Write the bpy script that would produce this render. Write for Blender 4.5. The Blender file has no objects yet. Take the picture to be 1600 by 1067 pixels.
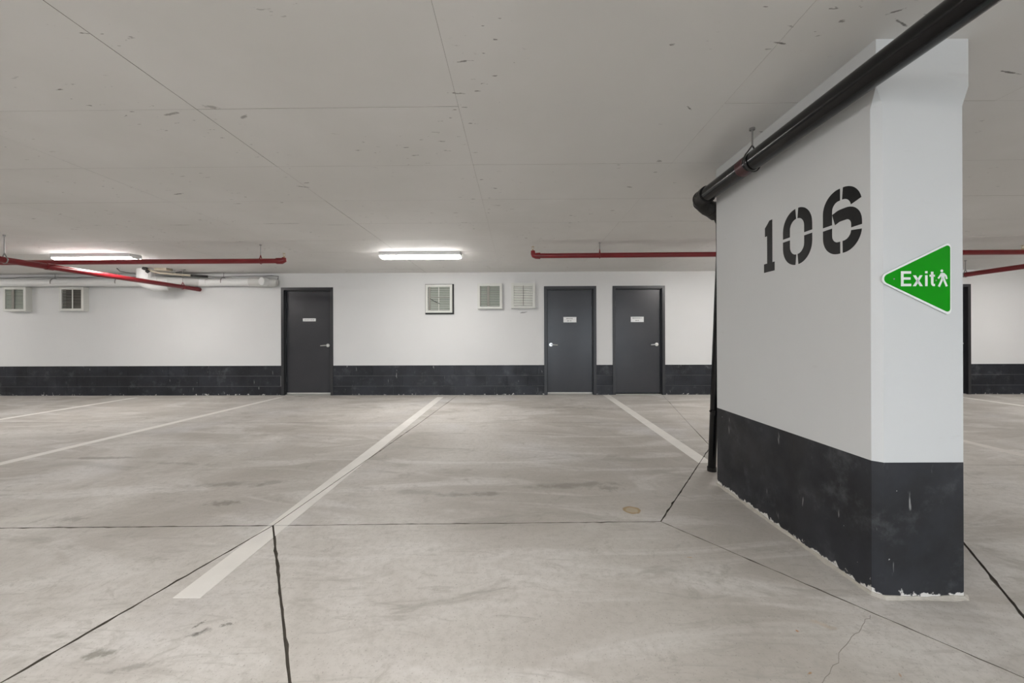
import bpy, bmesh, math, random
from mathutils import Vector, Matrix
random.seed(7)
R = math.radians
S = bpy.context.scene
COL = S.collection

# ------------------------------------------------------------------ camera
CAM_YAW = R(0.74)
cd = bpy.data.cameras.new('camera'); cam = bpy.data.objects.new('camera', cd); COL.objects.link(cam)
cd.sensor_width = 36.0; cd.sensor_fit = 'HORIZONTAL'; cd.lens = 14.0
cd.shift_y = -6.5/1600; cd.clip_start = 0.05; cd.clip_end = 200
cam.matrix_world = (Matrix.Translation((0, 0, 1.11)) @ Matrix.Rotation(CAM_YAW, 4, 'Z')
                    @ Matrix.Rotation(R(90), 4, 'X') @ Matrix.Rotation(R(-0.2), 4, 'Z'))
S.camera = cam

# ------------------------------------------------------------------ daylight, exposure
w = bpy.data.worlds.new('overcast_sky'); S.world = w; w.use_nodes = True
bg = w.node_tree.nodes['Background']
bg.inputs[0].default_value = (0.80, 0.90, 1.0, 1); bg.inputs[1].default_value = 6.0
pl = bpy.data.lights.new('daylight_portal', 'AREA'); pl.shape = 'RECTANGLE'; pl.size = 12; pl.size_y = 2.2
pl.cycles.is_portal = True
po = bpy.data.objects.new('daylight_portal', pl); COL.objects.link(po)
po.location = (0, -8.0, 1.15); po.rotation_euler = (R(90), 0, 0)
S.view_settings.view_transform = 'Standard'; S.view_settings.look = 'None'
S.view_settings.gamma = 1.0; S.view_settings.use_curve_mapping = False
S.view_settings.exposure = 0.19
LAMP = 52.0            # emission of the ceiling light diffusers

# ------------------------------------------------------------------ dimensions
HC = 2.365             # ceiling height
YW = 7.67              # face of the long wall
XL, XR, YR = -13.0, 13.0, -8.0
BAND = 0.575           # top of the black paint

# ------------------------------------------------------------------ materials
class NT:
    dim = '3D'
    def __init__(s, name):
        s.m = bpy.data.materials.new(name); s.m.use_nodes = True
        s.t = s.m.node_tree; s.b = s.t.nodes['Principled BSDF']
    def n(s, typ, **k):
        o = s.t.nodes.new(typ)
        for a, v in k.items(): setattr(o, a, v)
        return o
    def l(s, a, b): s.t.links.new(a, b)
    def pos(s): return s.n('ShaderNodeNewGeometry').outputs['Position']
    def noise(s, vec, scale, detail=3, rough=0.55, dist=0.0):
        o = s.n('ShaderNodeTexNoise', noise_dimensions=s.dim); s.l(vec, o.inputs['Vector'])
        o.inputs['Scale'].default_value = scale; o.inputs['Detail'].default_value = detail
        o.inputs['Roughness'].default_value = rough; o.inputs['Distortion'].default_value = dist
        return o.outputs['Fac']
    def mapping(s, vec, loc=(0,0,0), rot=(0,0,0), scale=(1,1,1), typ='POINT'):
        o = s.n('ShaderNodeMapping', vector_type=typ); s.l(vec, o.inputs[0])
        o.inputs['Location'].default_value = loc; o.inputs['Rotation'].default_value = rot; o.inputs['Scale'].default_value = scale
        return o.outputs[0]
    def ramp(s, fac, a, b, lo=0.0, hi=1.0):
        o = s.n('ShaderNodeMapRange', interpolation_type='SMOOTHSTEP'); s.l(fac, o.inputs[0])
        for i, v in enumerate((a, b, lo, hi)): o.inputs[1+i].default_value = v
        return o.outputs[0]
    def math(s, op, a, b=None):
        o = s.n('ShaderNodeMath', operation=op)
        for i, v in enumerate((a, b)):
            if v is None: continue
            if isinstance(v, (int, float)): o.inputs[i].default_value = v
            else: s.l(v, o.inputs[i])
        return o.outputs[0]
    def mix(s, fac, a, b, blend='MIX'):
        o = s.n('ShaderNodeMix', data_type='RGBA', blend_type=blend)
        for sock, v in ((o.inputs[0], fac), (o.inputs[6], a), (o.inputs[7], b)):
            if isinstance(v, (int, float)): sock.default_value = v
            elif isinstance(v, tuple): sock.default_value = (*v, 1)
            else: s.l(v, sock)
        return o.outputs[2]
    def bump(s, h, strength, dist=0.01):
        o = s.n('ShaderNodeBump'); o.inputs['Strength'].default_value = strength; o.inputs['Distance'].default_value = dist
        s.l(h, o.inputs['Height']); s.l(o.outputs[0], s.b.inputs['Normal'])
    def col(s, c):
        if isinstance(c, tuple): s.b.inputs['Base Color'].default_value = (*c, 1)
        else: s.l(c, s.b.inputs['Base Color'])
    def set(s, **k):
        for a, v in k.items(): s.b.inputs[a.replace('_', ' ')].default_value = v
        return s.m

def plain(name, c, rough=0.5, metal=0.0, var=0.08, scale=9.0, spec=0.5, bump=0.0):
    """one paint or metal colour with mottling and fine relief"""
    t = NT(name); p = t.n('ShaderNodeTexCoord').outputs['Object']
    f = t.noise(p, scale, 4)
    t.col(t.mix(f, tuple(x*(1-var) for x in c), tuple(min(1, x*(1+var)) for x in c)))
    if bump: t.bump(t.noise(p, scale*12, 2), bump, 0.004)
    return t.set(Roughness=rough, Metallic=metal, Specular_IOR_Level=spec)

def stain(t, base, p, x, y, rx, ry, ang, c, k, ns=6.0, edge=0.55):
    v = t.mapping(p, loc=(x, y, 0), rot=(0, 0, R(ang)), scale=(rx, ry, 1e3), typ='TEXTURE')
    d = t.n('ShaderNodeVectorMath', operation='LENGTH'); t.l(v, d.inputs[0])
    sc = min((7, 25, 90, 250), key=lambda q: abs(math.log(q/(ns/max(rx, ry)*0.35))))
    if not hasattr(t, 'sn'): t.sn = {}
    if sc not in t.sn: t.sn[sc] = t.math('MULTIPLY', t.math('SUBTRACT', t.noise(p, sc, 4, 0.65), 0.5), 2.2)
    f = t.math('ADD', d.outputs['Value'], t.sn[sc])
    return t.mix(t.ramp(f, 1.0, edge-0.4, 0, k), base, c)

def floor_material():
    t = NT('bare_concrete_floor'); t.dim = '2D'; p = t.pos()
    a = t.noise(p, 0.55, 5, 0.6, 0.6)
    c = t.mix(t.ramp(a, 0.32, 0.68), (0.435, 0.407, 0.370), (0.595, 0.570, 0.535))
    v = t.mapping(p, rot=(0, 0, R(14)), scale=(0.7, 2.6, 1))
    c = t.mix(t.ramp(t.noise(v, 1.1, 4, 0.62, 0.9), 0.47, 0.70, 0, 0.7), c, (0.67, 0.65, 0.622))
    c = t.mix(t.ramp(t.noise(t.mapping(p, loc=(7, 3, 0), scale=(0.8, 2.0, 1)), 1.7, 5, 0.7, 0.5), 0.55, 0.74, 0, 0.65), c, (0.34, 0.32, 0.285))
    c = t.mix(t.ramp(t.noise(t.mapping(p, loc=(1, 9, 0)), 0.9, 4, 0.5), 0.55, 0.8, 0, 0.35), c, (0.60, 0.60, 0.62))
    c = t.mix(t.ramp(t.noise(p, 26, 5, 0.7), 0.40, 0.70, 0, 0.28), c, (0.36, 0.34, 0.305))
    c = t.mix(t.ramp(t.noise(p, 6, 6, 0.75, 0.4), 0.58, 0.72, 0, 0.42), c, (0.32, 0.30, 0.265))
    c = t.mix(t.ramp(t.noise(t.mapping(p, rot=(0, 0, R(-35)), scale=(1.2, 7, 1)), 2.4, 5, 0.7, 1.2), 0.56, 0.70, 0, 0.35), c, (0.34, 0.32, 0.29))
    c = t.mix(t.ramp(t.noise(p, 110, 2, 0.6), 0.66, 0.74, 0, 0.5), c, (0.24, 0.22, 0.19))
    dk = (0.17, 0.15, 0.125)
    for s in [(-1.20,1.49,.045,.02,30,(.07,.06,.05),.75), (-1.13,1.53,.03,.012,20,(.09,.08,.06),.7), (-1.24,1.53,.03,.008,70,(.09,.08,.06),.7),
              (-1.47,1.385,.07,.035,10,(.13,.12,.09),.6), (-1.30,1.33,.1,.02,15,dk,.4), (-1.98,2.66,.14,.06,10,dk,.55), (-2.2,3.0,.3,.07,4,dk,.45),
              (-1.9,3.02,.2,.06,30,dk,.4), (-.31,2.82,.3,.05,3,dk,.5), (-.75,2.85,.25,.06,0,dk,.35), (.45,3.0,.45,.07,8,dk,.45), (.66,2.93,.12,.07,0,dk,.45),
              (-3.86,3.66,.55,.05,2,dk,.5), (-3.0,3.5,.4,.05,-6,dk,.4), (1.3,6.2,.5,.12,-12,dk,.4), (.5,6.3,.6,.1,0,dk,.3), (-1.0,6.3,.9,.12,4,(.6,.57,.55),.35),
              (-3.0,2.45,.35,.05,20,(.62,.6,.55),.6), (-2.75,2.42,.1,.06,0,dk,.35),
              (1.051,1.515,.008,.007,0,(.42,.16,.03),.9), (.866,2.015,.016,.007,0,(.5,.27,.08),.7), (.961,1.325,.014,.005,25,(.38,.2,.07),.8),
              (1.17,1.55,.06,.02,-30,(.5,.36,.22),.35), (1.25,1.32,.012,.004,60,(.4,.22,.1),.7)]:
        c = stain(t, c, p, *s)
    # rust ring left by a can
    v = t.mapping(p, loc=(.731, 2.563, 0), scale=(.058, .058, 1e3), typ='TEXTURE')
    d = t.n('ShaderNodeVectorMath', operation='LENGTH'); t.l(v, d.inputs[0])
    rg = t.math('ABSOLUTE', t.math('SUBTRACT', t.math('ADD', d.outputs['Value'], t.math('MULTIPLY', t.noise(p, 30, 2), .3)), 0.95))
    c = t.mix(t.ramp(rg, .22, .05, 0, .8), c, (.30, .19, .07))
    c = t.mix(t.ramp(d.outputs['Value'], 1.0, .6, 0, .6), c, (.40, .29, .14))
    t.col(c)
    t.l(t.ramp(t.noise(p, 2.2, 4), 0.3, 0.7, 0.5, 0.72), t.b.inputs['Roughness'])
    t.bump(t.noise(p, 60, 5, 0.7), 0.12, 0.004)
    return t.set(Specular_IOR_Level=0.35)

def ceiling_material():
    t = NT('painted_concrete_ceiling'); t.dim = '2D'; p = t.pos()
    c = t.mix(t.ramp(t.noise(p, 0.8, 4), 0.3, 0.7), (0.72, 0.71, 0.69), (0.77, 0.76, 0.745))
    v = t.mapping(p, rot=(0, 0, R(20)), scale=(1.0, 3.5, 1))
    k = t.math('MULTIPLY', t.ramp(t.noise(v, 9, 3, 0.6), 0.70, 0.74), t.ramp(t.noise(p, 1.3, 2), 0.50, 0.62))
    c = t.mix(t.math('MULTIPLY', k, 0.7), c, (0.12, 0.11, 0.10))
    for s in [(1.55,1.62,.05,.006,25,1), (1.47,1.56,.035,.006,-30,1), (1.62,1.58,.045,.004,10,1), (1.13,1.72,.05,.005,12,1), (.95,2.2,.03,.006,45,1),
              (.67,1.72,.012,.008,0,1), (1.02,2.86,.025,.02,50,.7), (1.06,3.05,.02,.01,0,.7), (.95,3.35,.04,.01,20,.7), (-.28,2.7,.025,.005,0,.6),
              (-1.66,2.14,.05,.02,10,.6), (-1.93,2.2,.06,.012,-15,.7), (-1.55,2.24,.04,.012,-30,.7), (-2.93,3.42,.06,.012,-15,.9), (-2.6,3.68,.05,.008,0,.8),
              (-1.78,3.28,.05,.012,20,.8), (-1.70,3.2,.03,.01,-10,.8), (-3.1,2.0,.05,.014,0,.5), (-3.66,2.2,.04,.012,-10,.8), (2.35,1.93,.08,.006,12,1),
              (2.75,1.95,.15,.004,2,.8), (2.14,1.6,.03,.006,20,.9), (-3.7,4.36,.2,.006,0,.9), (-2.6,4.33,.28,.006,0,.9), (-2.0,4.4,.2,.006,0,.7), (4.9,3.1,.15,.01,8,.7)]:
        c = stain(t, c, p, *s[:5], (0.13, 0.12, 0.11), s[5]*0.8, 5.0, .75)
    t.col(c); t.bump(t.noise(p, 14, 4), 0.10, 0.004)
    return t.set(Roughness=0.75, Specular_IOR_Level=0.25)

def wall_white_material(name, a, b):
    t = NT(name); p = t.pos()
    c = t.mix(t.noise(p, 1.5, 4), a, b)
    c = t.mix(t.ramp(t.noise(t.mapping(p, scale=(1, 1, 4)), 5, 3), 0.70, 0.76, 0, 0.15), c, (0.45, 0.44, 0.42))
    t.col(c); t.bump(t.noise(p, 70, 3), 0.10, 0.003)
    return t.set(Roughness=0.55, Specular_IOR_Level=0.35)

def band_material(name, c0, c1, chip, wear_top):
    """black masonry paint, scuffed, chipped along the floor"""
    t = NT(name); p = t.pos()
    c = t.mix(t.ramp(t.noise(p, 2.3, 5, 0.6), 0.3, 0.7), c0, c1)
    c = t.mix(t.ramp(t.noise(p, 5, 6, 0.7), 0.52, 0.74, 0, 0.55), c, (0.10, 0.104, 0.11))
    v = t.mapping(p, rot=(R(35), R(25), 0), scale=(14, 14, 2.5))
    c = t.mix(t.ramp(t.noise(v, 1.6, 3, 0.6), 0.685, 0.74, 0, 0.6), c, (0.38, 0.38, 0.37))
    z = t.n('ShaderNodeSeparateXYZ'); t.l(p, z.inputs[0])
    h = t.ramp(z.outputs[2], wear_top, 0.0, 0.0, chip)
    c = t.mix(t.ramp(t.math('ADD', t.noise(p, 22, 4, 0.6), h), 0.78, 0.84), c, (0.62, 0.60, 0.57))
    c = t.mix(t.ramp(t.noise(p, 45, 2), 0.77, 0.80, 0, .8), c, (0.6, 0.59, 0.57))
    t.col(c); t.l(t.ramp(t.noise(p, 4, 4), 0.3, 0.7, 0.38, 0.6), t.b.inputs['Roughness'])
    t.bump(t.noise(p, 40, 3), 0.12, 0.003)
    return t.set(Specular_IOR_Level=0.35)

M = dict(
    floor=floor_material(), ceiling=ceiling_material(),
    wall=wall_white_material('white_wall_paint', (0.615, 0.612, 0.602), (0.665, 0.662, 0.652)),
    pillar=wall_white_material('white_pillar_paint', (0.58, 0.588, 0.588), (0.63, 0.638, 0.638)),
    band=band_material('black_blockwork_paint', (0.011, 0.012, 0.015), (0.024, 0.026, 0.033), 0.22, 0.07),
    pband=band_material('black_pillar_paint', (0.010, 0.0105, 0.012), (0.026, 0.028, 0.034), 0.40, 0.06),
    mortar=plain('dusty_mortar', (0.14, 0.14, 0.14), 0.9, var=0.2),
    subfloor=plain('dark_joint', (0.13, 0.115, 0.095), 0.95, var=0.3),
    seam=plain('grimy_seam', (0.32, 0.30, 0.28), 0.9, var=0.5, scale=3),
    fillet=plain('pale_mortar', (0.46, 0.43, 0.38), 0.9, var=0.25, scale=25, bump=0.5),
    line=plain('worn_line_paint', (0.76, 0.74, 0.70), 0.6, var=0.12, scale=5, bump=0.2),
    oldline=plain('faded_line_paint', (0.62, 0.59, 0.55), 0.65, var=0.10, scale=5),
    door=plain('charcoal_door_enamel', (0.036, 0.0365, 0.041), 0.27, var=0.15, scale=3, spec=0.45),
    frame=plain('dark_frame_enamel', (0.024, 0.024, 0.026), 0.35, var=0.15, scale=6),
    steel=plain('satin_steel', (0.72, 0.71, 0.69), 0.28, 1.0, var=0.05),
    sill=plain('bare_aluminium', (0.52, 0.51, 0.48), 0.5, 0.3, var=0.1),
    plate=plain('white_sign_plastic', (0.78, 0.78, 0.77), 0.4, var=0.03),
    ink=plain('grey_print', (0.25, 0.25, 0.25), 0.6),
    vent=plain('off_white_vent_enamel', (0.60, 0.60, 0.56), 0.42, var=0.05),
    slat=plain('pale_green_grey_slat', (0.42, 0.45, 0.40), 0.35, var=0.08),
    slatdk=plain('dusty_grey_slat', (0.22, 0.205, 0.18), 0.5, var=0.12),
    slatbr=plain('bright_slat', (0.82, 0.82, 0.77), 0.25, 0.0, var=0.06),
    dark=plain('dark_duct', (0.03, 0.03, 0.03), 0.8),
    red=plain('red_sprinkler_paint', (0.175, 0.007, 0.011), 0.30, var=0.15, scale=8),
    redtape=plain('dark_red_tape', (0.045, 0.004, 0.006), 0.35, var=0.5, scale=20),
    zinc=plain('dull_zinc', (0.30, 0.29, 0.28), 0.45, 0.7, var=0.1),
    brass=plain('brass_head', (0.45, 0.36, 0.22), 0.35, 0.9, var=0.1),
    black=plain('gloss_black_enamel', (0.004, 0.004, 0.0045), 0.19, var=0.3, scale=12, spec=0.36),
    blackfit=plain('black_cast_fitting', (0.03, 0.028, 0.026), 0.20, 0.6, var=0.8, scale=22, bump=1.0),
    digit=plain('black_stencil_paint', (0.010, 0.010, 0.010), 0.42, var=0.5, scale=14, spec=0.15),
    pvc=plain('white_pvc', (0.74, 0.74, 0.73), 0.35, var=0.03),
    pvcgrey=plain('greyish_pvc', (0.60, 0.60, 0.58), 0.45, var=0.06),
    cable=plain('dark_cable', (0.03, 0.028, 0.026), 0.5),
    conduit=plain('tan_conduit', (0.42, 0.37, 0.29), 0.5, var=0.1),
    fixture=plain('white_fixture_enamel', (0.75, 0.75, 0.74), 0.4, var=0.03),
    green=plain('green_sign_film', (0.0, 0.27, 0.0), 0.4, var=0.03, spec=0.12),
    signwhite=plain('white_sign_film', (0.78, 0.80, 0.78), 0.35, var=0.02),
    crack=plain('hairline_crack', (0.26, 0.24, 0.21), 0.95, var=0.2),
)
def lamp_material():
    t = NT('lit_acrylic_diffuser'); p = t.n('ShaderNodeTexCoord').outputs['Object']
    t.col(t.mix(t.noise(p, 3, 2), (0.85, 0.85, 0.85), (0.9, 0.9, 0.9)))
    t.b.inputs['Emission Color'].default_value = (1.0, 0.965, 0.935, 1)
    return t.set(Emission_Strength=LAMP, Roughness=0.5)
M['lamp'] = lamp_material()

# ------------------------------------------------------------------ mesh helpers
MW = {}                                        # world matrices of the Empties
def link(name, bm, mat, parent=None, smooth=False, local=False, side=None):
    me = bpy.data.meshes.new(name)
    if parent is not None and not local:
        root = parent
        while root.parent is not None: root = root.parent
        if root in MW: bmesh.ops.transform(bm, matrix=MW[root].inverted(), verts=bm.verts)
    bmesh.ops.recalc_face_normals(bm, faces=bm.faces)
    if smooth:
        for f in bm.faces: f.smooth = True
        for e in bm.edges:
            if len(e.link_faces) == 2 and e.calc_face_angle(0) > R(42): e.smooth = False
    if side:
        for f in bm.faces:
            if abs(f.normal.z) < .5: f.material_index = 1
    bm.to_mesh(me); bm.free()
    me.materials.append(M[mat])
    if side: me.materials.append(M[side])
    o = bpy.data.objects.new(name, me); COL.objects.link(o)
    if parent is not None: o.parent = parent
    return o
def thing(name, label, cat, loc=(0,0,0), rz=0, group=None):
    o = bpy.data.objects.new(name, None); COL.objects.link(o)
    o.empty_display_size = 0.1
    o.location = loc; o.rotation_euler = (0, 0, rz)
    MW[o] = Matrix.Translation(loc) @ Matrix.Rotation(rz, 4, 'Z')
    o['label'] = label; o['category'] = cat
    if group: o['group'] = group
    return o
def box(bm, x0, x1, y0, y1, z0, z1, bev=0):
    r = bmesh.ops.create_cube(bm, size=1)
    bmesh.ops.scale(bm, vec=(x1-x0, y1-y0, z1-z0), verts=r['verts'])
    bmesh.ops.translate(bm, vec=((x0+x1)/2, (y0+y1)/2, (z0+z1)/2), verts=r['verts'])
    if bev:
        es = list({e for v in r['verts'] for e in v.link_edges})
        bmesh.ops.bevel(bm, geom=es, offset=bev, segments=1, affect='EDGES')
def B(*a, **k):
    bm = bmesh.new(); box(bm, *a, **k); return bm
def tube(bm, pts, rad, n=16, closed=False):
    pts = [Vector(p) for p in pts]; m = len(pts)
    rads = rad if isinstance(rad, (list, tuple)) else [rad]*m
    tan = []
    for i in range(m):
        a = pts[(i-1) % m] if (closed or i > 0) else pts[i]
        b = pts[(i+1) % m] if (closed or i < m-1) else pts[i]
        tan.append((b-a).normalized())
    up = Vector((0, 0, 1)) if abs(tan[0].z) < .9 else Vector((1, 0, 0))
    u = tan[0].cross(up).normalized(); rings = []
    for i in range(m):
        u = (u - tan[i]*u.dot(tan[i])).normalized(); v = tan[i].cross(u)
        rings.append([bm.verts.new(pts[i] + (u*math.cos(2*math.pi*k/n) + v*math.sin(2*math.pi*k/n))*rads[i]) for k in range(n)])
    for i in range(m if closed else m-1):
        a, b = rings[i], rings[(i+1) % m]
        for k in range(n): bm.faces.new((a[k], a[(k+1) % n], b[(k+1) % n], b[k]))
    if not closed:
        bm.faces.new(rings[0][::-1]); bm.faces.new(rings[-1])
def T(*a, **k):
    bm = bmesh.new(); tube(bm, *a, **k); return bm
def arc(c, p, q, a0, a1, n=8):
    """points c + p cos + q sin"""
    c, p, q = Vector(c), Vector(p), Vector(q)
    return [c + p*math.cos(R(a0+(a1-a0)*i/n)) + q*math.sin(R(a0+(a1-a0)*i/n)) for i in range(n+1)]
def prism(bm, pts, off):
    """pts: planar outline in 3D, off: extrusion vector"""
    off = Vector(off)
    a = [bm.verts.new(Vector(p)) for p in pts]; b = [bm.verts.new(Vector(p)+off) for p in pts]; n = len(a)
    bm.faces.new(a[::-1]); bm.faces.new(b)
    for i in range(n): bm.faces.new((a[i], a[(i+1) % n], b[(i+1) % n], b[i]))
def ribbon(path, t):
    """2D ribbon outline as quads around a centre line"""
    P = [Vector(p) for p in path]; L, Q = [], []
    for i in range(len(P)):
        d = (P[min(i+1, len(P)-1)] - P[max(i-1, 0)]).normalized(); nrm = Vector((-d.y, d.x))
        L.append(P[i]+nrm*t/2); Q.append(P[i]-nrm*t/2)
    return [(L[i], L[i+1], Q[i+1], Q[i]) for i in range(len(P)-1)]
def rounded(poly, rads, seg=8):
    out = []; n = len(poly)
    for i in range(n):
        p, a, b = Vector(poly[i]), Vector(poly[i-1]), Vector(poly[(i+1) % n])
        d1, d2 = (a-p).normalized(), (b-p).normalized(); half = d1.angle(d2)/2; r = rads[i]
        t = r/math.tan(half); c = p + (d1+d2).normalized()*r/math.sin(half)
        s, e = p+d1*t-c, p+d2*t-c
        ang = s.angle_signed(e)
        for k in range(seg+1):
            q = s.copy(); q.rotate(Matrix.Rotation(-ang*k/seg, 2)); out.append(c+q)
    return out
def camframe(x, y, z=0.0):
    """the pillar and its drain pipe stand square to one another, turned slightly against the long wall"""
    return Vector((x*math.cos(CAM_YAW)-y*math.sin(CAM_YAW), x*math.sin(CAM_YAW)+y*math.cos(CAM_YAW), z))

# ================================================================== FLOOR
n1, n2, n3, n4, n5, n6 = (-1.45, 2.34), (.86, 2.405), (1.95, 4.05), (1.72, 1.20), (3.3, 3.48), (.15, -.05)
A, Bp, C_, D_ = (-1.15, YW), (-1.27, 5.17), (2.21, 5.2), (2.78, YW)
SL, SM = (XL, 5.22), (XL, 2.05); RM = (XR, 3.40)
q1, q2, q3 = (-3.58, YR), (.3, YR), (2.6, YR)
slabs = [[(XL, YW), SL, Bp, A], [SL, SM, n1, Bp], [A, Bp, C_, D_], [Bp, n1, n2, n3, C_], [D_, C_, n3, n5, RM, (XR, YW)],
         [n2, n4, n5, n3], [n1, SM, (XL, YR), q1], [n1, q1, q2, n6], [n1, n6, n4, n2], [n4, q3, (XR, YR), RM, n5], [n6, q2, q3, n4]]
JW = {}                                        # half width of each saw-cut joint
for a, b, wj in ((n1, n6, .0045), (n1, q1, .0036), (n1, SM, .0030), (n1, n2, .0024), (n2, n4, .0018), (n2, n3, .0028), (n4, n5, .0045),
                 (n3, C_, .0014), (C_, D_, .0014), (n1, Bp, .0028), (Bp, A, .0024), (SL, Bp, .0010), (Bp, C_, .0012), (n5, RM, .0018), (n3, n5, .0018)):
    JW[frozenset((tuple(round(v, 4) for v in Vector(a)), tuple(round(v, 4) for v in Vector(b))))] = wj
def inset(poly, d):
    c = Vector((0, 0)); P = [Vector(p) for p in poly]; n = len(P); out = []
    area = sum(P[i].x*P[(i+1) % n].y - P[(i+1) % n].x*P[i].y for i in range(n))
    if area < 0: P.reverse()
    ln = []
    for i in range(n):
        a, b = P[i], P[(i+1) % n]; t = (b-a).normalized(); nn = Vector((-t.y, t.x))
        k = JW.get(frozenset((tuple(round(v, 4) for v in a), tuple(round(v, 4) for v in b))), d); ln.append((a+nn*k, t))
    for i in range(n):
        (a, t), (b, s) = ln[i-1], ln[i]; den = t.x*s.y - t.y*s.x
        if abs(den) < 1e-4: out.append(b); continue
        k = ((b-a).x*s.y - (b-a).y*s.x)/den; out.append(a+t*k)
    return out
floor = link('floor', B(XL-.25, XR+.25, YR, YW+.3, -.25, -.015), 'subfloor'); floor['kind'] = 'structure'
floor['label'] = 'pale bare concrete garage floor with saw-cut joints and stains'
slab_in = [inset(p, 0.0020) for p in slabs]
for P in slab_in:
    bm = bmesh.new(); pts = []; n = len(P)
    for i in range(n):
        a, b = P[i], P[(i+1) % n]; L = (b-a).length; t = (b-a)/L; nn = Vector((-t.y, t.x))
        near = min((a+t*L*k/10).length for k in range(11)) < 3.5
        step = .045 if near else .3; m = max(1, int(L/step))
        for k in range(m):
            j = nn*max(0, random.gauss(0, .003)) if (0 < k) else Vector((0, 0))
            pts.append(a + t*(L*k/m) + j)
    prism(bm, [(p.x, p.y, -.014) for p in pts], (0, 0, .014))
    link('slab', bm, 'floor', floor, side='subfloor')

def clip(sub, P):
    out = list(sub); n = len(P)
    for i in range(n):
        a, b = P[i], P[(i+1) % n]; src, out = out, []
        f = lambda p: (b.x-a.x)*(p.y-a.y) - (b.y-a.y)*(p.x-a.x)
        for k in range(len(src)):
            p, q = src[k], src[(k+1) % len(src)]; fp, fq = f(p), f(q)
            if fp >= 0: out.append(p)
            if (fp >= 0) != (fq >= 0): out.append(p + (q-p)*(fp/(fp-fq)))
        if len(out) < 3: return []
    return out
def parking_line(label, a, b, wd, mat='line', ragged=False):
    a, b = Vector(a), Vector(b); t = (b-a).normalized(); nn = Vector((-t.y, t.x))*wd/2
    quad = [a-nn, b-nn, b+nn, a+nn]
    if sum(quad[i].x*quad[(i+1) % 4].y-quad[(i+1) % 4].x*quad[i].y for i in range(4)) < 0: quad.reverse()
    bm = bmesh.new()
    for P in slab_in:
        c = clip(quad, P)
        if c: prism(bm, [(p.x, p.y, 0) for p in c], (0, 0, .0012))
    o = link('parking_line', bm, mat, floor); o['label'] = label
parking_line('painted white bay line ending nearest the viewer', (-1.418, 1.685), (-1.437, YW-.25), .118)
parking_line('painted white bay line running from the pipe foot to the wall', (1.652, 3.52), (1.70, YW-.02), .125)
parking_line('painted white bay line ending at the left door', (-4.68, 1.7), (-4.44, YW-.25), .105)
parking_line('thin painted white bay line at the far left', (-7.10, 1.7), (-7.18, YW-.25), .10)
parking_line('painted white bay line beyond the right side of the pillar', (7.85, 1.7), (8.02, YW-.25), .10)
parking_line('faded bay line just right of the pillar', (4.62, 1.7), (4.80, YW-.25), .105, 'oldline')
# hairline crack in the near slab, and dirt-filled ones by the pillar
def crack(path, wd):
    bm = bmesh.new(); P = [Vector(p) for p in path]; F = []
    for i in range(len(P)-1):
        m = max(2, int((P[i+1]-P[i]).length/.025))
        for k in range(m): F.append(P[i]+(P[i+1]-P[i])*k/m + Vector((random.gauss(0, .0025), random.gauss(0, .0025))))
    for q in ribbon(F, wd): prism(bm, [(v.x, v.y, 0) for v in q], (0, 0, .0006))
    link('hairline_crack', bm, 'crack', floor)
crack([(1.40, 1.60), (1.363, 1.572), (1.17, 1.441), (.975, 1.289), (.86, 1.22)], .0016)

# ================================================================== CEILING
ceil = link('ceiling', B(XL, XR, YR, YW, HC+.0035, HC+.25), 'seam'); ceil['kind'] = 'structure'
ceil['label'] = 'off-white concrete ceiling with formwork panel seams and scuffs'
xs = [XL] + [-0.315+1.437*k for k in range(-8, 10) if XL+.3 < -0.315+1.437*k < XR-.3] + [XR]
ys = [YR] + [2.16+.733*k for k in range(-13, 8) if YR+.3 < 2.16+.733*k < YW-.15] + [YW]
keep = set()
gx = {i: random.choice((.0007, .0009, .0012)) for i in range(len(xs))}
gy = {i: random.choice((.0006, .0008, .0012)) for i in range(len(ys))}
for i, x in enumerate(xs):
    if abs(x+1.752) < .05: gx[i] = .0017; keep.add(('x', i))
    if abs(x+.315) < .05 or abs(x-1.122) < .05: gx[i] = .0006; keep.add(('x', i))
for j, y in enumerate(ys):
    if 2.6 < y < 5.3: gy[j] = .0009 + .0006*(4.2 < y < 4.5); keep.add(('y', j))
for i in range(len(xs)-1):
    for j in range(len(ys)-1):
        if ys[j+1] < 0.5: continue
        z = HC + random.uniform(0, .0008)
        q = [random.random() < .55 or k in keep and random.random() < .85 for k in (('x', i), ('x', i+1), ('y', j), ('y', j+1))]       # some joints were filled and painted over
        link('ceiling_panel', B(xs[i]+gx[i]*q[0], xs[i+1]-gx[i+1]*q[1], ys[j]+gy[j]*q[2], ys[j+1]-gy[j+1]*q[3], z, HC+.004), 'ceiling', ceil, side='seam')
link('ceiling_field', B(XL, XR, YR, [y for y in ys if y >= 0.5-.733][0] if 0 else max(y for y in ys if y < 0.5), HC, HC+.004), 'ceiling', ceil)

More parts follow.
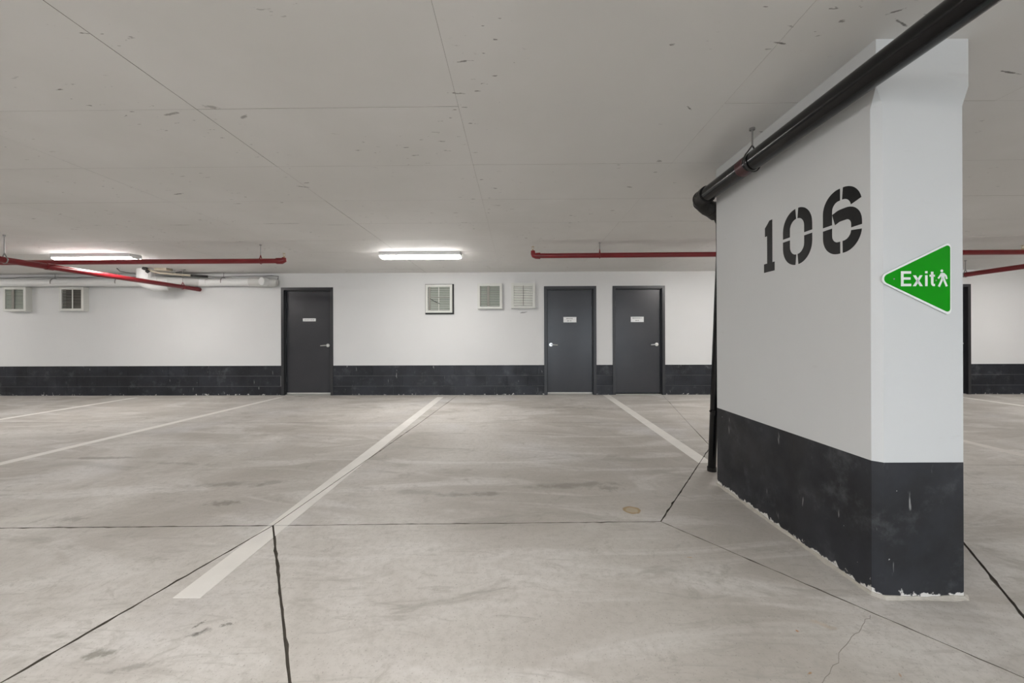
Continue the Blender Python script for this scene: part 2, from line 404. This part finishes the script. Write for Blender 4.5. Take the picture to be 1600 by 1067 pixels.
# ================================================================== WALLS
doors = [(-4.575, -3.563), (.519, 1.521), (1.833, 2.832), (7.59, 8.602)]
DH = 2.09
def free(a, b, blocked):
    out = []; x = a
    for u, v in sorted(blocked):
        if v <= x or u >= b: continue
        if u > x: out.append((x, u))
        x = max(x, v)
    if x < b: out.append((x, b))
    return out
bm = bmesh.new()
for a, b in free(XL-.2, XR+.2, doors): box(bm, a, b, YW+.004, YW+.2, -.015, DH)
box(bm, XL-.2, XR+.2, YW+.004, YW+.2, DH, HC+.25); box(bm, XL-.2, XR+.2, YW+.2, YW+.3, -.015, HC+.25)
wall_back = link('wall_back', bm, 'mortar', None); wall_back['kind'] = 'structure'
wall_back['label'] = 'long white painted block wall with a black lower band'
rows = [(0.0, .175), (.175, .375), (.375, BAND)]
for r, (z0, z1) in enumerate(rows):
    off = .2 if r % 2 else 0.0
    for a, b in free(XL, XR, doors):
        k = math.floor((a-off)/.4)*.4+off
        while k < b-1e-6:
            u, v = max(a, k), min(b, k+.4)
            if v-u > .03:
                pr = random.uniform(0, .0012)
                link('block', B(u+(.0012 if u > a else 0), v-(.0012 if v < b else 0), YW-pr, YW+.006, z0+.003, z1-(.003 if r < 2 else 0), bev=.0012), 'band', wall_back)
            k += .4
bm = bmesh.new(); ch = (DH-BAND)/8
zr = [(BAND+ch*i, BAND+ch*(i+1), True) for i in range(8)] + [(DH, DH+ch, False), (DH+ch, HC, False)]
for r, (z0, z1, bl) in enumerate(zr):
    off = 0.0 if r % 2 else .2
    for a, b in free(XL, XR, doors if bl else []):
        k = math.floor((a-off)/.4)*.4+off
        while k < b-1e-6:
            u, v = max(a, k), min(b, k+.4)
            if v-u > .01:
                pr = random.uniform(0, .0006)
                box(bm, u, v, YW-pr, YW+.005, z0, z1)
            k += .4
o = link('painted_blockwork', bm, 'wall', wall_back); o['kind'] = 'stuff'
o['label'] = 'white painted upper blockwork'
link('paint_scuff', T([(.06, YW-.001, 1.578), (.10, YW-.001, 1.588), (.14, YW-.001, 1.588), (.2, YW-.001, 1.604)], [.004, .012, .010, .003], n=6), 'ink', wall_back)
for nm, x0, x1 in (('wall_left', XL-.2, XL), ('wall_right', XR, XR+.2)):
    o = link(nm, B(x0, x1, YR, YW, 0, HC+.25), 'wall'); o['kind'] = 'structure'
    e = XL if x0 < 0 else XR
    link('black_band', B(e-.004 if e > 0 else e-.001, e+.001 if e > 0 else e+.004, YR, YW, 0, BAND), 'band', o)
bm = bmesh.new()
box(bm, XL-.2, -6, YR-.2, YR, 0, HC+.25); box(bm, 6, XR+.2, YR-.2, YR, 0, HC+.25); box(bm, -6, 6, YR-.2, YR, 2.25, HC+.25)
o = link('wall_front', bm, 'wall'); o['kind'] = 'structure'
apron = link('ground_outside', B(-30, 30, -40, YR-.001, -.25, 0), 'floor'); apron['kind'] = 'structure'

# ================================================================== DOORS
def make_door(i, x0, x1, label, hinge, sign, strip, leaf_in=(.055, .055)):
    d = bpy.data.objects.new('door_%d' % i, None); COL.objects.link(d); d.location = ((x0+x1)/2, YW, 0)
    MW[d] = Matrix.Translation(d.location); d['kind'] = 'structure'; d['label'] = label; d['category'] = 'door'
    yb = YW+.10; fw = .052; rb = YW+.055
    bm = bmesh.new()                                       # pressed steel frame with a rebate
    def profile(s):                                        # s=+1 for left jamb
        return [(0, YW-.012), (fw, YW-.012), (fw, YW+.045), (fw+.014, YW+.045), (fw+.014, yb+.06), (0, yb+.06)]
    for s, e in ((1, x0), (-1, x1)):
        prism(bm, [(e+s*u, y, 0) for u, y in profile(s)], (0, 0, DH))
    prism(bm, [(x0+fw, y, DH-u) for u, y in profile(1)], (x1-x0-2*fw, 0, 0))
    link('frame', bm, 'frame', d)
    lx0, lx1 = x0+fw+.018, x1-fw-.018
    leaf = link('leaf', B(lx0, lx1, rb+.012, rb+.055, .028, DH-fw-.018, bev=.002), 'door', d)
    link('threshold', B(x0+fw+.015, x1-fw-.015, YW+.01, YW+.12, 0, .008), 'sill', d)
    if strip: link('door_sweep', B(lx0, lx1, rb+.004, rb+.013, .016, .042), 'sill', leaf)
    yf = rb+.012
    hx = lx1-.065 if hinge == 'l' else lx0+.065; s = -1 if hinge == 'l' else 1
    bm = bmesh.new(); tube(bm, [(hx, yf, .965), (hx, yf-.008, .965)], .034, 20)
    tube(bm, [(hx, yf, .965), (hx, yf-.05, .965)], .014, 12)
    rose = link('lock_rose', bm, 'steel', leaf, True)
    link('lever_handle', T([(hx-s*.01, yf-.052, .965), (hx+s*.02, yf-.055, .966), (hx+s*.08, yf-.055, .962), (hx+s*.125, yf-.048, .958)], [.013, .012, .010, .009], n=10), 'steel', leaf, True)
    for hz in (.3, 1.05, 1.75):                            # hinge knuckles
        ex = lx0-.004 if hinge == 'l' else lx1+.004
        link('hinge', T([(ex, yf-.004, hz-.05), (ex, yf-.004, hz+.05)], .008, n=8), 'frame', leaf, True)
    sx0, sx1, sz0, sz1, lines = sign
    pt = link('sign_plate', B(sx0, sx1, yf-.003, yf, sz0, sz1), 'plate', leaf)
    bm = bmesh.new()
    for (zc, hh, segs) in lines:
        for u, v in segs:
            box(bm, sx0+(sx1-sx0)*u, sx0+(sx1-sx0)*v, yf-.0036, yf-.003, sz0+(sz1-sz0)*zc-hh/2, sz0+(sz1-sz0)*zc+hh/2)
    link('sign_print', bm, 'ink', leaf)
    return d
one = [(.5, .014, [(.12,.2),(.22,.3),(.33,.42),(.45,.5),(.52,.56),(.6,.68),(.7,.76),(.79,.88)])]
two = [(.70, .018, [(.22,.3),(.32,.40),(.44,.5),(.53,.58),(.61,.70)]), (.28, .018, [(.28,.36),(.38,.44),(.52,.60)])]
two3 = [(.74, .018, [(.12,.2),(.22,.30),(.34,.42),(.45,.52),(.55,.62),(.66,.74),(.82,.86)]), (.30, .018, [(.36,.44),(.47,.52),(.56,.62)])]
make_door(1, *doors[0], 'charcoal steel door left of the wall vents, with one narrow sign', 'l', (-4.19, -3.935, 1.436, 1.493, one), True)
make_door(2, *doors[1], 'charcoal steel door next to the vents, handle on its left side', 'r', (.90, 1.15, 1.396, 1.50, two), True)
make_door(3, *doors[2], 'charcoal steel door nearest the pillar, handle on its right side', 'l', (2.20, 2.45, 1.397, 1.50, two3), False)
make_door(4, *doors[3], 'dark door mostly hidden behind the right edge of the pillar', 'l', (7.97, 8.22, 1.397, 1.50, two3), False)

# ================================================================== VENTS
def make_vent(label, x0, x1, z0, z1, depth, slat, n, bars, dark=False, broken=False, group='louvred vents on the long wall'):
    t = thing('wall_vent', label, 'vent', ((x0+x1)/2, YW, z0), 0, group)
    yf = YW-depth; fw = .045
    bm = bmesh.new()
    for a in ((x0, x0+fw, z0, z1), (x1-fw, x1, z0, z1), (x0+fw, x1-fw, z0, z0+fw), (x0+fw, x1-fw, z1-fw, z1)):
        box(bm, a[0], a[1], yf, YW-.002, a[2], a[3])
    link('frame', bm, 'vent', t)
    link('backing', B(x0+fw, x1-fw, YW-.02, YW-.003, z0+fw, z1-fw), 'dark', t)
    if dark:
        link('surround', B(x0-.012, x1+.028, YW-.028, YW-.001, z0-.03, z1+.012), 'dark', t)  # flat dark sheet behind the frame, showing wider at the right and below
    p = (z1-z0-2*fw)/n
    for i in range(n):
        zc = z0+fw+p*(i+.5); bm = bmesh.new(); h = p*(.50 if slat == 'slatdk' else .60)
        a = [(x0+fw, yf+.032, zc+h), (x0+fw, yf+.012, zc-h*.45), (x0+fw, yf+.009, zc-h*.45), (x0+fw, yf+.029, zc+h)]
        prism(bm, [(q[0], q[1], min(q[2], z1-fw)) for q in a], (x1-x0-2*fw, 0, 0))
        link('slat', bm, slat, t)
    if broken:
        xm = x0+fw
        link('broken_slat', T([(xm+.04, yf+.004, z0+.27), (xm+.14, yf+.003, z0+.21), (xm+.23, yf+.004, z0+.17)], .006, n=6), 'dark', t)
        link('lock_bar', B(x0+fw, x1-fw, yf+.002, yf+.008, z0+.285, z0+.297), 'slatdk', t)
    for fx, wd, m in bars:
        xc = x0+fw+(x1-x0-2*fw)*fx
        link('mullion', B(xc-wd/2, xc+wd/2, yf+.003, yf+.009, z0+fw, z1-fw), m, t)
    return t
make_vent('deep boxed vent with pale slats at the far left of the wall', -9.93, -9.48, 1.645, 2.113, .11, 'slat', 13, [(.42, .05, 'slatdk')])
make_vent('deep boxed vent with dark dusty slats, second from the left', -8.835, -8.36, 1.65, 2.108, .10, 'slatdk', 12, [(.55, .02, 'vent')])
v3 = make_vent('larger vent with a black gasket and one broken slat', -1.755, -1.243, 1.588, 2.127, .06, 'slat', 13, [(.5, .012, 'vent'), (.08, .035, 'slatdk')], True, True)
make_vent('vent with a grey strap down its slats, between two others', -.755, -.285, 1.655, 2.137, .09, 'slat', 12, [(.43, .045, 'slatdk'), (.02, .02, 'slatdk')])
make_vent('shiny bright-slatted vent beside the second door', -.107, .345, 1.665, 2.143, .09, 'slatbr', 12, [(.5, .008, 'slatdk')])

# ================================================================== PILLAR
PC = camframe(1.739, 2.342)
pil = thing('concrete_pillar', 'white rectangular concrete pillar with black base and stencilled 106', 'pillar', PC, CAM_YAW)
HX, HY, CH = .196, .658, .028
def ring(c):
    return [(-HX, HY), (-HX, -HY+c), (-HX+c, -HY), (HX-c, -HY), (HX, -HY+c), (HX, HY)]
def loft(levels, grow=0):
    bm = bmesh.new(); rg = []
    for z, c in levels: rg.append([bm.verts.new((x, y, z)) for x, y in ring(c)])
    for a, b in zip(rg, rg[1:]):
        for k in range(6): bm.faces.new((a[k], a[(k+1) % 6], b[(k+1) % 6], b[k]))
    bm.faces.new(rg[0][::-1]); bm.faces.new(rg[-1]); return bm
link('shaft', loft([(BAND, CH), (2.085, CH), (2.165, .001), (HC+.0015, .001)]), 'pillar', pil, local=True)
o = link('base_band', loft([(0, CH), (BAND, CH)]), 'pband', pil, local=True); o['label'] = 'scuffed black painted pillar base'
bm = bmesh.new(); prev = None                               # hand-thrown mortar fillet around the foot
loop = []
cor = [(-HX, HY), (-HX, -HY+CH), (-HX+CH, -HY), (HX-CH, -HY), (HX, -HY+CH), (HX, HY)]
for i in range(6):
    a, b = Vector(cor[i]), Vector(cor[(i+1) % 6]); m = max(2, int((b-a).length/.022))
    for k in range(m): loop.append((a+(b-a)*k/m))
rows_ = []
for i, p in enumerate(loop):
    t = (loop[(i+1) % len(loop)]-loop[i-1]).normalized(); nn = Vector((-t.y, t.x))*-1
    wd = .008+.008*abs(math.sin(i*.37)+math.sin(i*.11))*.6+random.uniform(0, .005); h = .006+.006*abs(math.sin(i*.23))+random.uniform(0, .004)
    q = [(p-nn*.004, h), (p+nn*.004, h*.9), (p+nn*wd*.5, h*.5+random.uniform(-.002, .002)), (p+nn*wd, .0), (p+nn*wd, -.004)]
    rows_.append([bm.verts.new((v.x, v.y, max(z, -.004))) for v, z in q])
for i in range(len(rows_)):
    a, b = rows_[i], rows_[(i+1) % len(rows_)]
    for k in range(4): bm.faces.new((a[k], a[k+1], b[k+1], b[k]))
o = link('mortar_fillet', bm, 'fillet', pil, local=True); o['label'] = 'rough pale mortar around the pillar foot'
# stencilled number on the left face
def rr(w_, h_, r, n=7):
    """rounded rectangle centre line, clockwise from top centre"""
    pts = [(w_/2, h_)]
    for cx, cy, a0 in ((w_-r, h_-r, 90), (w_-r, r, 0), (r, r, -90), (r, h_-r, -180)):
        pts += [(cx+r*math.cos(R(a0-90*k/n)), cy+r*math.sin(R(a0-90*k/n))) for k in range(n+1)]
    return pts + [(w_/2, h_)]
def sub(path, a, b):
    """piece of a polyline between arc-length fractions"""
    P = [Vector(p) for p in path]; L = [0]
    for i in range(1, len(P)): L.append(L[-1]+(P[i]-P[i-1]).length)
    def at(s):
        s = max(0, min(1, s))*L[-1]
        for i in range(1, len(P)):
            if s <= L[i]+1e-9: return P[i-1]+(P[i]-P[i-1])*((s-L[i-1])/max(1e-9, L[i]-L[i-1]))
        return P[-1]
    return [at(a+(b-a)*k/18) for k in range(19)]
DW, DHt, TK = .22, .305, .056
def paint_digit(name, label, quads, ystart, z0):
    bm = bmesh.new()
    for q in quads:
        prism(bm, [(-HX-.0008, (ystart-2.342)-u, z0+v) for u, v in q], (.0012, 0, 0))
    o = link(name, bm, 'digit', pil, local=True); o['label'] = label
sh = lambda qs: [[(p[0]+TK/2, p[1]+TK/2) for p in q] for q in qs]
one_q = [[(.030, 0), (.078, 0), (.078, DHt), (.052, DHt), (.030, DHt-.02)], [(.010, DHt-.036), (.030, DHt-.02), (.030, DHt-.088), (.010, DHt-.088)],
         [(0, 0), (.030, 0), (.030, .052), (0, .052)], [(.078, 0), (.098, 0), (.098, .052), (.078, .052)]]
paint_digit('digit_one', 'black stencilled digit 1', one_q, 2.435, 1.498)
ring0 = rr(DW-TK, DHt-TK, .078); zq = []
for a, b in ((.012, .238), (.262, .488), (.512, .738), (.762, .988)): zq += ribbon(sub(ring0, a, b), TK)
paint_digit('digit_zero', 'black stencilled digit 0', sh(zq), 2.264, 1.498)
w6, h6 = DW-TK, DHt-TK; hb = .150; sq = []
tl = [(0, .118), (0, h6-.066)] + [(.066-.066*math.cos(R(a)), h6-.066+.066*math.sin(R(a))) for a in range(10, 91, 10)] + [(w6/2-.007, h6)]
sq += ribbon(sub(tl, 0, 1), TK)
tr = [(w6/2+.007, h6)] + [(w6-.075+.075*math.cos(R(a)), h6-.075+.075*math.sin(R(a))) for a in range(90, -1, -10)]
sq += ribbon(sub(tr, 0, .86), TK)
mb = [(.037, hb-.010)] + [(w6*.42, hb)] + [(w6-.055+.055*math.cos(R(a)), hb-.055+.055*math.sin(R(a))) for a in range(90, -1, -10)] + [(w6, .078)]
sq += ribbon(sub(mb, 0, 1), TK)
ll = [(0, .102), (0, .065)] + [(.065-.065*math.cos(R(a)), .065-.065*math.sin(R(a))) for a in range(10, 91, 10)] + [(w6/2-.007, 0)]
sq += ribbon(sub(ll, 0, 1), TK)
lr = [(w6/2+.007, 0)] + [(w6-.07+.07*math.cos(R(a)), .07+.07*math.sin(R(a))) for a in range(-90, 1, 10)]
sq += ribbon(sub(lr, 0, .93), TK)
paint_digit('digit_six', 'black stencilled digit 6', sh(sq), 1.973, 1.498)

# ================================================================== EXIT SIGN
sg = thing('exit_sign', 'green triangular Exit sign with walking figure, pointing left on the pillar', 'sign', camframe(1.739, 1.684, 1.35), CAM_YAW)
def sp(cx, cy): return ((cx-985)/3167+.111, (540-cy)/3167)      # sign drawing units to metres
tri = [sp(-44, 535), sp(988, 38), sp(988, 1043)]
def plate(name, poly, rads, y0, y1, mat):
    bm = bmesh.new(); prism(bm, [(p.x, y0, p.y) for p in rounded(poly, rads)], (0, y1-y0, 0))
    return link(name, bm, mat, sg, local=True)
plate('backing_plate', tri, [.027, .016, .016], -.0065, -.0035, 'signwhite')
tri2 = [sp(6, 537), sp(976, 72), sp(972, 1000)]
plate('green_face', tri2, [.021, .012, .012], -.0071, -.0064, 'green')
def letter(name, quads, parent=None):
    bm = bmesh.new()
    for q in quads:
        prism(bm, [(sp(*p)[0], -.0077, sp(*p)[1]) for p in q], (0, .0008, 0))
    return link(name, bm, 'signwhite', sg, local=True)
rect = lambda a, b, c, d: [(a, b), (c, b), (c, d), (a, d)]
letter('letter', [rect(315, 437, 350, 637), rect(350, 437, 450, 470), rect(350, 518, 443, 550), rect(350, 604, 452, 637)])
letter('letter', [[(475, 492), (513, 492), (606, 637), (567, 637)], [(567, 492), (603, 492), (513, 637), (473, 637)]])
letter('letter', [rect(637, 437, 669, 466), rect(637, 492, 669, 637)])
letter('letter', [rect(716, 445, 748, 600), rect(696, 484, 768, 511)] + [[tuple(p) for p in q] for q in ribbon([(732, 596), (735, 612), (745, 622), (768, 622)], 31)])
fig = [[(860+18*math.cos(k*math.pi/8), 434+18*math.sin(k*math.pi/8)) for k in range(16)],
       [(846, 462), (876, 458), (900, 478), (896, 545), (850, 545), (852, 500)]]
for pth, t in (([(856, 466), (838, 500), (812, 535)], 22), ([(884, 470), (915, 500), (926, 542)], 22), ([(868, 530), (850, 580), (820, 643)], 27), ([(880, 530), (900, 580), (926, 640)], 27)):
    fig += [[tuple(p) for p in q] for q in ribbon(pth, t)]
letter('walking_figure', fig)
for sx, sy in ((222, 540), (782, 562)):
    x, z = sp(sx, sy); link('screw', T([(x, -.0064, z), (x, -.0085, z)], .0030, n=10), 'zinc', sg, True, local=True)
bm = bmesh.new(); box(bm, -.12, .08, -.0036, -.0002, -.02, .02); link('adhesive_pad', bm, 'dark', sg, local=True)

# ================================================================== BLACK DRAIN PIPE
cf = camframe
bp = thing('black_drain_pipe', 'glossy black drain pipe hung under the ceiling, turning down behind the pillar', 'pipe', cf(1.65, 3.26), CAM_YAW)
PX, PZ, PR = 1.452, 2.166, .054
o = link('horizontal_run', T([cf(PX, -1.5, PZ), cf(PX, 1.0, PZ), cf(PX, 2.95, PZ)], PR, n=32), 'black', bp, True)
el = [cf(PX, 2.94, PZ), cf(PX, 3.03, PZ)] + [cf(PX+.075-.075*math.cos(R(a)), 3.03+.075*math.sin(R(a)), PZ-.05*(a/90)**2) for a in range(15, 91, 15)] + [cf(1.59, 3.115, PZ-.075)] 
o = link('elbow', T(el, [.058]*2+[.060]*7, n=24), 'blackfit', bp, True); o['label'] = 'rough cast black elbow'
link('coupling', T([cf(PX, 2.945, PZ), cf(PX, 2.985, PZ)], .063, n=24), 'blackfit', bp, True)
link('coupling', T([cf(1.560, 3.105, PZ-.06), cf(1.612, 3.128, PZ-.085)], .064, n=24), 'blackfit', bp, True)
lo = [cf(1.60, 3.12, PZ-.075), cf(1.635, 3.14, PZ-.10), cf(1.652, 3.15, PZ-.16), cf(1.656, 3.16, 1.8), cf(1.650, 3.24, .70), cf(1.647, 3.29, .02)]
link('downpipe', T(lo, [.05, .045, .034, .031, .031, .031], n=20), 'black', bp, True)
link('pipe_clamp', T([cf(1.650, 3.238, .515), cf(1.650, 3.242, .475)], .037, n=20), 'black', bp, True)
link('clamp_bolt', T([cf(1.615, 3.238, .505), cf(1.605, 3.238, .505)], .008, n=8), 'black', bp, True)
link('floor_collar', T([cf(1.647, 3.29, .0), cf(1.647, 3.29, .035)], .036, n=20), 'blackfit', bp, True)
for q, (p0, p1) in enumerate((((PX+.004, 3.05, PZ), (PX+.006, 3.062, PZ)), ((PX+.02, 3.085, PZ-.008), (PX+.027, 3.093, PZ-.010)))):
    link('clamp_band', T([cf(*p0), cf(*p1)], .0635, n=24), 'blackfit', bp, True)
link('red_tape', T([cf(PX, 2.42, PZ), cf(PX, 2.50, PZ)], PR+.0006, n=32), 'redtape', bp, True)
hy = 2.40
bm = bmesh.new()
lp = [(PX+.061*math.cos(R(a)), hy+.02*math.cos(R(a)), PZ+.061*math.sin(R(a))) for a in range(-230, 51, 10)]
lp = [(PX, hy, 2.262)] + lp[::-1] + [(PX, hy, 2.262)]
tube(bm, [cf(*p) for p in lp], .0042, n=8)
hang = link('hanger', bm, 'cable', bp, True)
bm = bmesh.new(); tube(bm, [cf(PX, hy, 2.255), cf(PX, hy, HC)], .005, n=10)
tube(bm, [cf(PX, hy, HC-.012), cf(PX, hy, HC+.002)], .016, n=12); link('rod', bm, 'zinc', hang, True)

# ================================================================== RED SPRINKLER PIPES
def sprinkler(parent, x, y, z):
    bm = bmesh.new(); tube(bm, [(x, y, z), (x, y, z+.022)], .011, n=10)
    tube(bm, [(x, y, z+.055), (x, y, z+.058)], .019, n=12)
    for s in (-1, 1): tube(bm, [(x+s*.009, y, z+.02), (x+s*.012, y, z+.04), (x+s*.003, y, z+.056)], .0028, n=6)
    link('sprinkler_head', bm, 'brass', parent, True)
def hanger(parent, x, y, z, r, along, top=HC):
    u = Vector((0, 1, 0)) if along == 'x' else Vector((1, 0, 0)); c = Vector((x, y, z))
    loop = [c+u*(r+.003)*math.cos(R(a))+Vector((0, 0, 1))*(r+.003)*math.sin(R(a)) for a in range(-230, 51, 14)]
    loop = [c+Vector((0, 0, r+.045))] + loop[::-1] + [c+Vector((0, 0, r+.045))]
    h = link('hanger', T(loop, .006, n=8), 'red' if random.random() < .4 else 'zinc', parent, True)
    bm = bmesh.new(); tube(bm, [(x, y, z+r+.03), (x, y, top+.002)], .0055, n=8); tube(bm, [(x, y, top-.014), (x, y, top+.002)], .014, n=10)
    link('rod', bm, 'zinc', h, True)
rl = thing('sprinkler_pipe', 'red sprinkler branch pipe ending above the left door', 'pipe', (-8, 5.3, 2.142), 0, 'red sprinkler pipes')
link('pipe_run', T([(XL+.02, 5.3, 2.142), (-3.17, 5.3, 2.145)], .033, n=20), 'red', rl, True)
link('end_elbow', T([(-3.22, 5.3, 2.145), (-3.15, 5.3, 2.145), (-3.125, 5.3, 2.155), (-3.12, 5.3, 2.19)], [.042, .042, .038, .024], n=16), 'red', rl, True)
sprinkler(rl, -3.12, 5.3, 2.188)
for x in (-3.437, -9.2): hanger(rl, x, 5.3, 2.145, .033, 'x')
rr_ = thing('sprinkler_pipe', 'red sprinkler branch pipe running behind the pillar above the right doors', 'pipe', (5, 5.3, 2.195), 0, 'red sprinkler pipes')
link('pipe_run', T([(.26, 5.3, 2.192), (4.5, 5.3, 2.202), (XR-.02, 5.3, 2.202)], .033, n=20), 'red', rr_, True)
link('end_elbow', T([(.31, 5.3, 2.192), (.25, 5.3, 2.192), (.225, 5.3, 2.2), (.215, 5.3, 2.22), (.213, 5.3, 2.26)], [.044, .040, .036, .032, .027], n=16), 'red', rr_, True)
sprinkler(rr_, .213, 5.3, 2.258)
for x, z in ((1.10, 2.194), (4.6, 2.202), (9.0, 2.202)): hanger(rr_, x, 5.3, z, .033, 'x')
sprinkler(rr_, 6.62, 5.3, 2.23)
dl = thing('sprinkler_pipe', 'red sprinkler main running toward the wall at far left, under the branch', 'pipe', (-6.175, YW, 2.07), 0, 'red sprinkler pipes')
link('pipe_run', T([(-6.175, -7.9, 2.066), (-6.175, YW-.02, 2.062)], .038, n=20), 'red', dl, True)
link('end_cap', T([(-6.175, YW-.07, 2.062), (-6.175, YW-.005, 2.062)], .042, n=20), 'red', dl, True)
link('coupling', T([(-6.175, 5.22, 2.064), (-6.175, 5.14, 2.064)], .045, n=20), 'red', dl, True)
for y in (4.72, 7.28, 1.0): hanger(dl, -6.175, y, 2.063, .038, 'y')
dr = thing('sprinkler_pipe', 'red sprinkler main right of the pillar, slanting under the branch', 'pipe', (7.45, YW, 2.12), 0, 'red sprinkler pipes')
link('pipe_run', T([(7.46, -7.9, 2.121), (7.46, YW-.02, 2.127)], .038, n=20), 'red', dr, True)
link('end_cap', T([(7.46, YW-.07, 2.127), (7.46, YW-.005, 2.127)], .042, n=20), 'red', dr, True)
for y in (6.72, 3.2): hanger(dr, 7.46, y, 2.125, .038, 'y')

# ================================================================== WHITE DRAIN AT THE LEFT
wd_ = thing('white_drain_pipe', 'thick white plastic drain pipe along the top of the left wall', 'pipe', (-7, 7.53, 2.1))
PY, PZ2 = 7.56, 2.192
link('pipe_run', T([(XL+.02, PY, PZ2+.010), (-5.06, PY, PZ2-.008)], .075, n=24), 'pvc', wd_, True)
link('coupling', T([(-5.10, PY, PZ2-.008), (-4.86, PY, PZ2-.008)], .086, n=24), 'pvcgrey', wd_, True)
link('end_fitting', T([(-4.88, PY, PZ2-.012), (-4.74, PY, PZ2-.014), (-4.66, PY+.01, PZ2-.02), (-4.60, PY+.02, PZ2-.022)], [.088, .088, .080, .06], n=24), 'pvcgrey', wd_, True)
link('cleanout_cap', T([(-4.775, PY-.05, PZ2-.010), (-4.80, PY-.14, PZ2-.012)], [.085, .072], n=24), 'pvc', wd_, True)
ex, ey = -6.72, 7.12
link('riser', T([(ex, ey, HC), (ex, ey, 2.17)], .125, n=28), 'pvc', wd_, True)
el2 = [(ex, ey, 2.21)] + [(ex+.11-.11*math.cos(R(a)), ey+.10*(1-math.cos(R(a))), 2.19-.07*math.sin(R(a))) for a in range(15, 91, 15)] + [(ex+.24, ey+.19, 2.125)]
link('riser_elbow', T(el2, [.132]*7+[.125], n=28), 'pvc', wd_, True)
link('branch', T([(ex+.13, ey+.10, 2.13), (ex+.38, ey+.28, 2.175), (ex+.66, PY-.01, 2.196)], [.118, .086, .076], n=24), 'pvcgrey', wd_, True)
link('coupling', T([(-6.08, PY, PZ2-.002), (-5.92, PY, PZ2-.003)], .084, n=24), 'pvc', wd_, True)
for x in (-8.9, -7.65, -5.62):
    bm = bmesh.new(); tube(bm, [(x, PY+.085*math.cos(R(a)), PZ2+.085*math.sin(R(a))) for a in range(-20, 201, 20)], .006, n=6)
    tube(bm, [(x, PY, PZ2+.083), (x, PY, HC)], .005, n=6)
    link('pipe_strap', bm, 'zinc', wd_, True)
cp = []
for k in range(60):
    x = -12.5+k*.135; cp.append((x, PY-.045+.006*math.sin(k*.9), PZ2+.085+.018*abs(math.sin(k*.31))+.01*(k % 9 == 4)))
cp += [(-4.55, PY-.04, 2.225)]
o = link('heat_trace_cable', T(cp, .006, n=6), 'cable', wd_, True); o['label'] = 'thin dark cable'
link('loose_wire', T([(-7.12, 7.0, HC-.002), (-7.05, 6.98, 2.31), (-6.93, 6.97, 2.285), (-6.84, 7.05, 2.28)], .006, n=6), 'cable', wd_, True)
cdt = thing('heating_conduit', 'tan conduit with black fittings beside the white riser pipe', 'conduit', (-6.4, 6.95, 2.3))
link('conduit', T([(-6.52, 6.92, 2.345), (-6.45, 6.94, 2.30), (-6.33, 6.98, 2.272), (-6.1, 7.1, 2.262), (-5.93, 7.2, 2.258)], .018, n=12), 'conduit', cdt, True)
link('conduit', T([(-6.50, 6.96, HC), (-6.40, 7.02, 2.325), (-6.2, 7.1, 2.31), (-6.02, 7.16, HC)], .012, n=10), 'zinc', cdt, True)
link('fitting', T([(-6.56, 6.9, 2.355), (-6.50, 6.93, 2.325)], .032, n=12), 'blackfit', cdt, True)
link('fitting', T([(-6.50, 6.9, 2.27), (-6.47, 6.92, 2.31)], .026, n=12), 'blackfit', cdt, True)
link('fitting', T([(-5.95, 7.19, 2.258), (-5.72, 7.3, 2.254)], .022, n=12), 'blackfit', cdt, True)
link('junction_box', B(-6.44, -6.22, 6.98, 7.12, 2.315, HC, bev=.006), 'conduit', cdt)
link('tie_strap', B(-6.50, -6.475, 6.905, 6.91, 2.10, 2.30), 'pvc', cdt)

# ================================================================== CEILING LIGHTS
def make_light(x, y, label, length=1.18):
    t = thing('ceiling_light', label, 'light', (x, y, HC), 0, 'white ceiling lights')
    h = length/2
    bm = bmesh.new(); box(bm, -h-.004, h+.004, -.098, .098, -.050, .0015, bev=.004); link('housing', bm, 'fixture', t, local=True)
    prof = [(-.094, -.048), (-.090, -.064), (-.068, -.080), (-.035, -.087), (.035, -.087), (.068, -.080), (.090, -.064), (.094, -.048)]
    bm = bmesh.new(); rg = []
    for u, s in ((-h, .72), (-h+.012, .92), (-h+.035, 1.0), (h-.035, 1.0), (h-.012, .92), (h, .72)):
        rg.append([bm.verts.new((u, a*(s*.3+.7), -.048+(b+.048)*s)) for a, b in prof])
    for a, b in zip(rg, rg[1:]):
        for k in range(7): bm.faces.new((a[k], a[k+1], b[k+1], b[k]))
    for q in (rg[0], rg[-1]): bm.faces.new(q)
    link('diffuser', bm, 'lamp', t, True, local=True)
    for s in (-1, 1):
        link('end_plate', B(s*h-.010, s*h+.010, -.06, .06, -.066, -.046, bev=.003), 'fixture', t, local=True)
make_light(-1.42, 5.88, 'lit white ceiling light above the middle of the wall')
make_light(-6.29, 5.88, 'lit white ceiling light at the left, behind the red pipes')
make_light(3.75, 5.88, 'lit white ceiling light hidden behind the pillar')
make_light(8.9, 5.88, 'lit white ceiling light out of view right of the pillar')
make_light(-11.15, 5.88, 'lit white ceiling light out of view at the far left')
for x in (-9.2, -4.6, -.7, 5.6, 10.2):
    for y in (.1, -4.4): make_light(x, y, 'lit white ceiling light over the driving aisle, out of view')
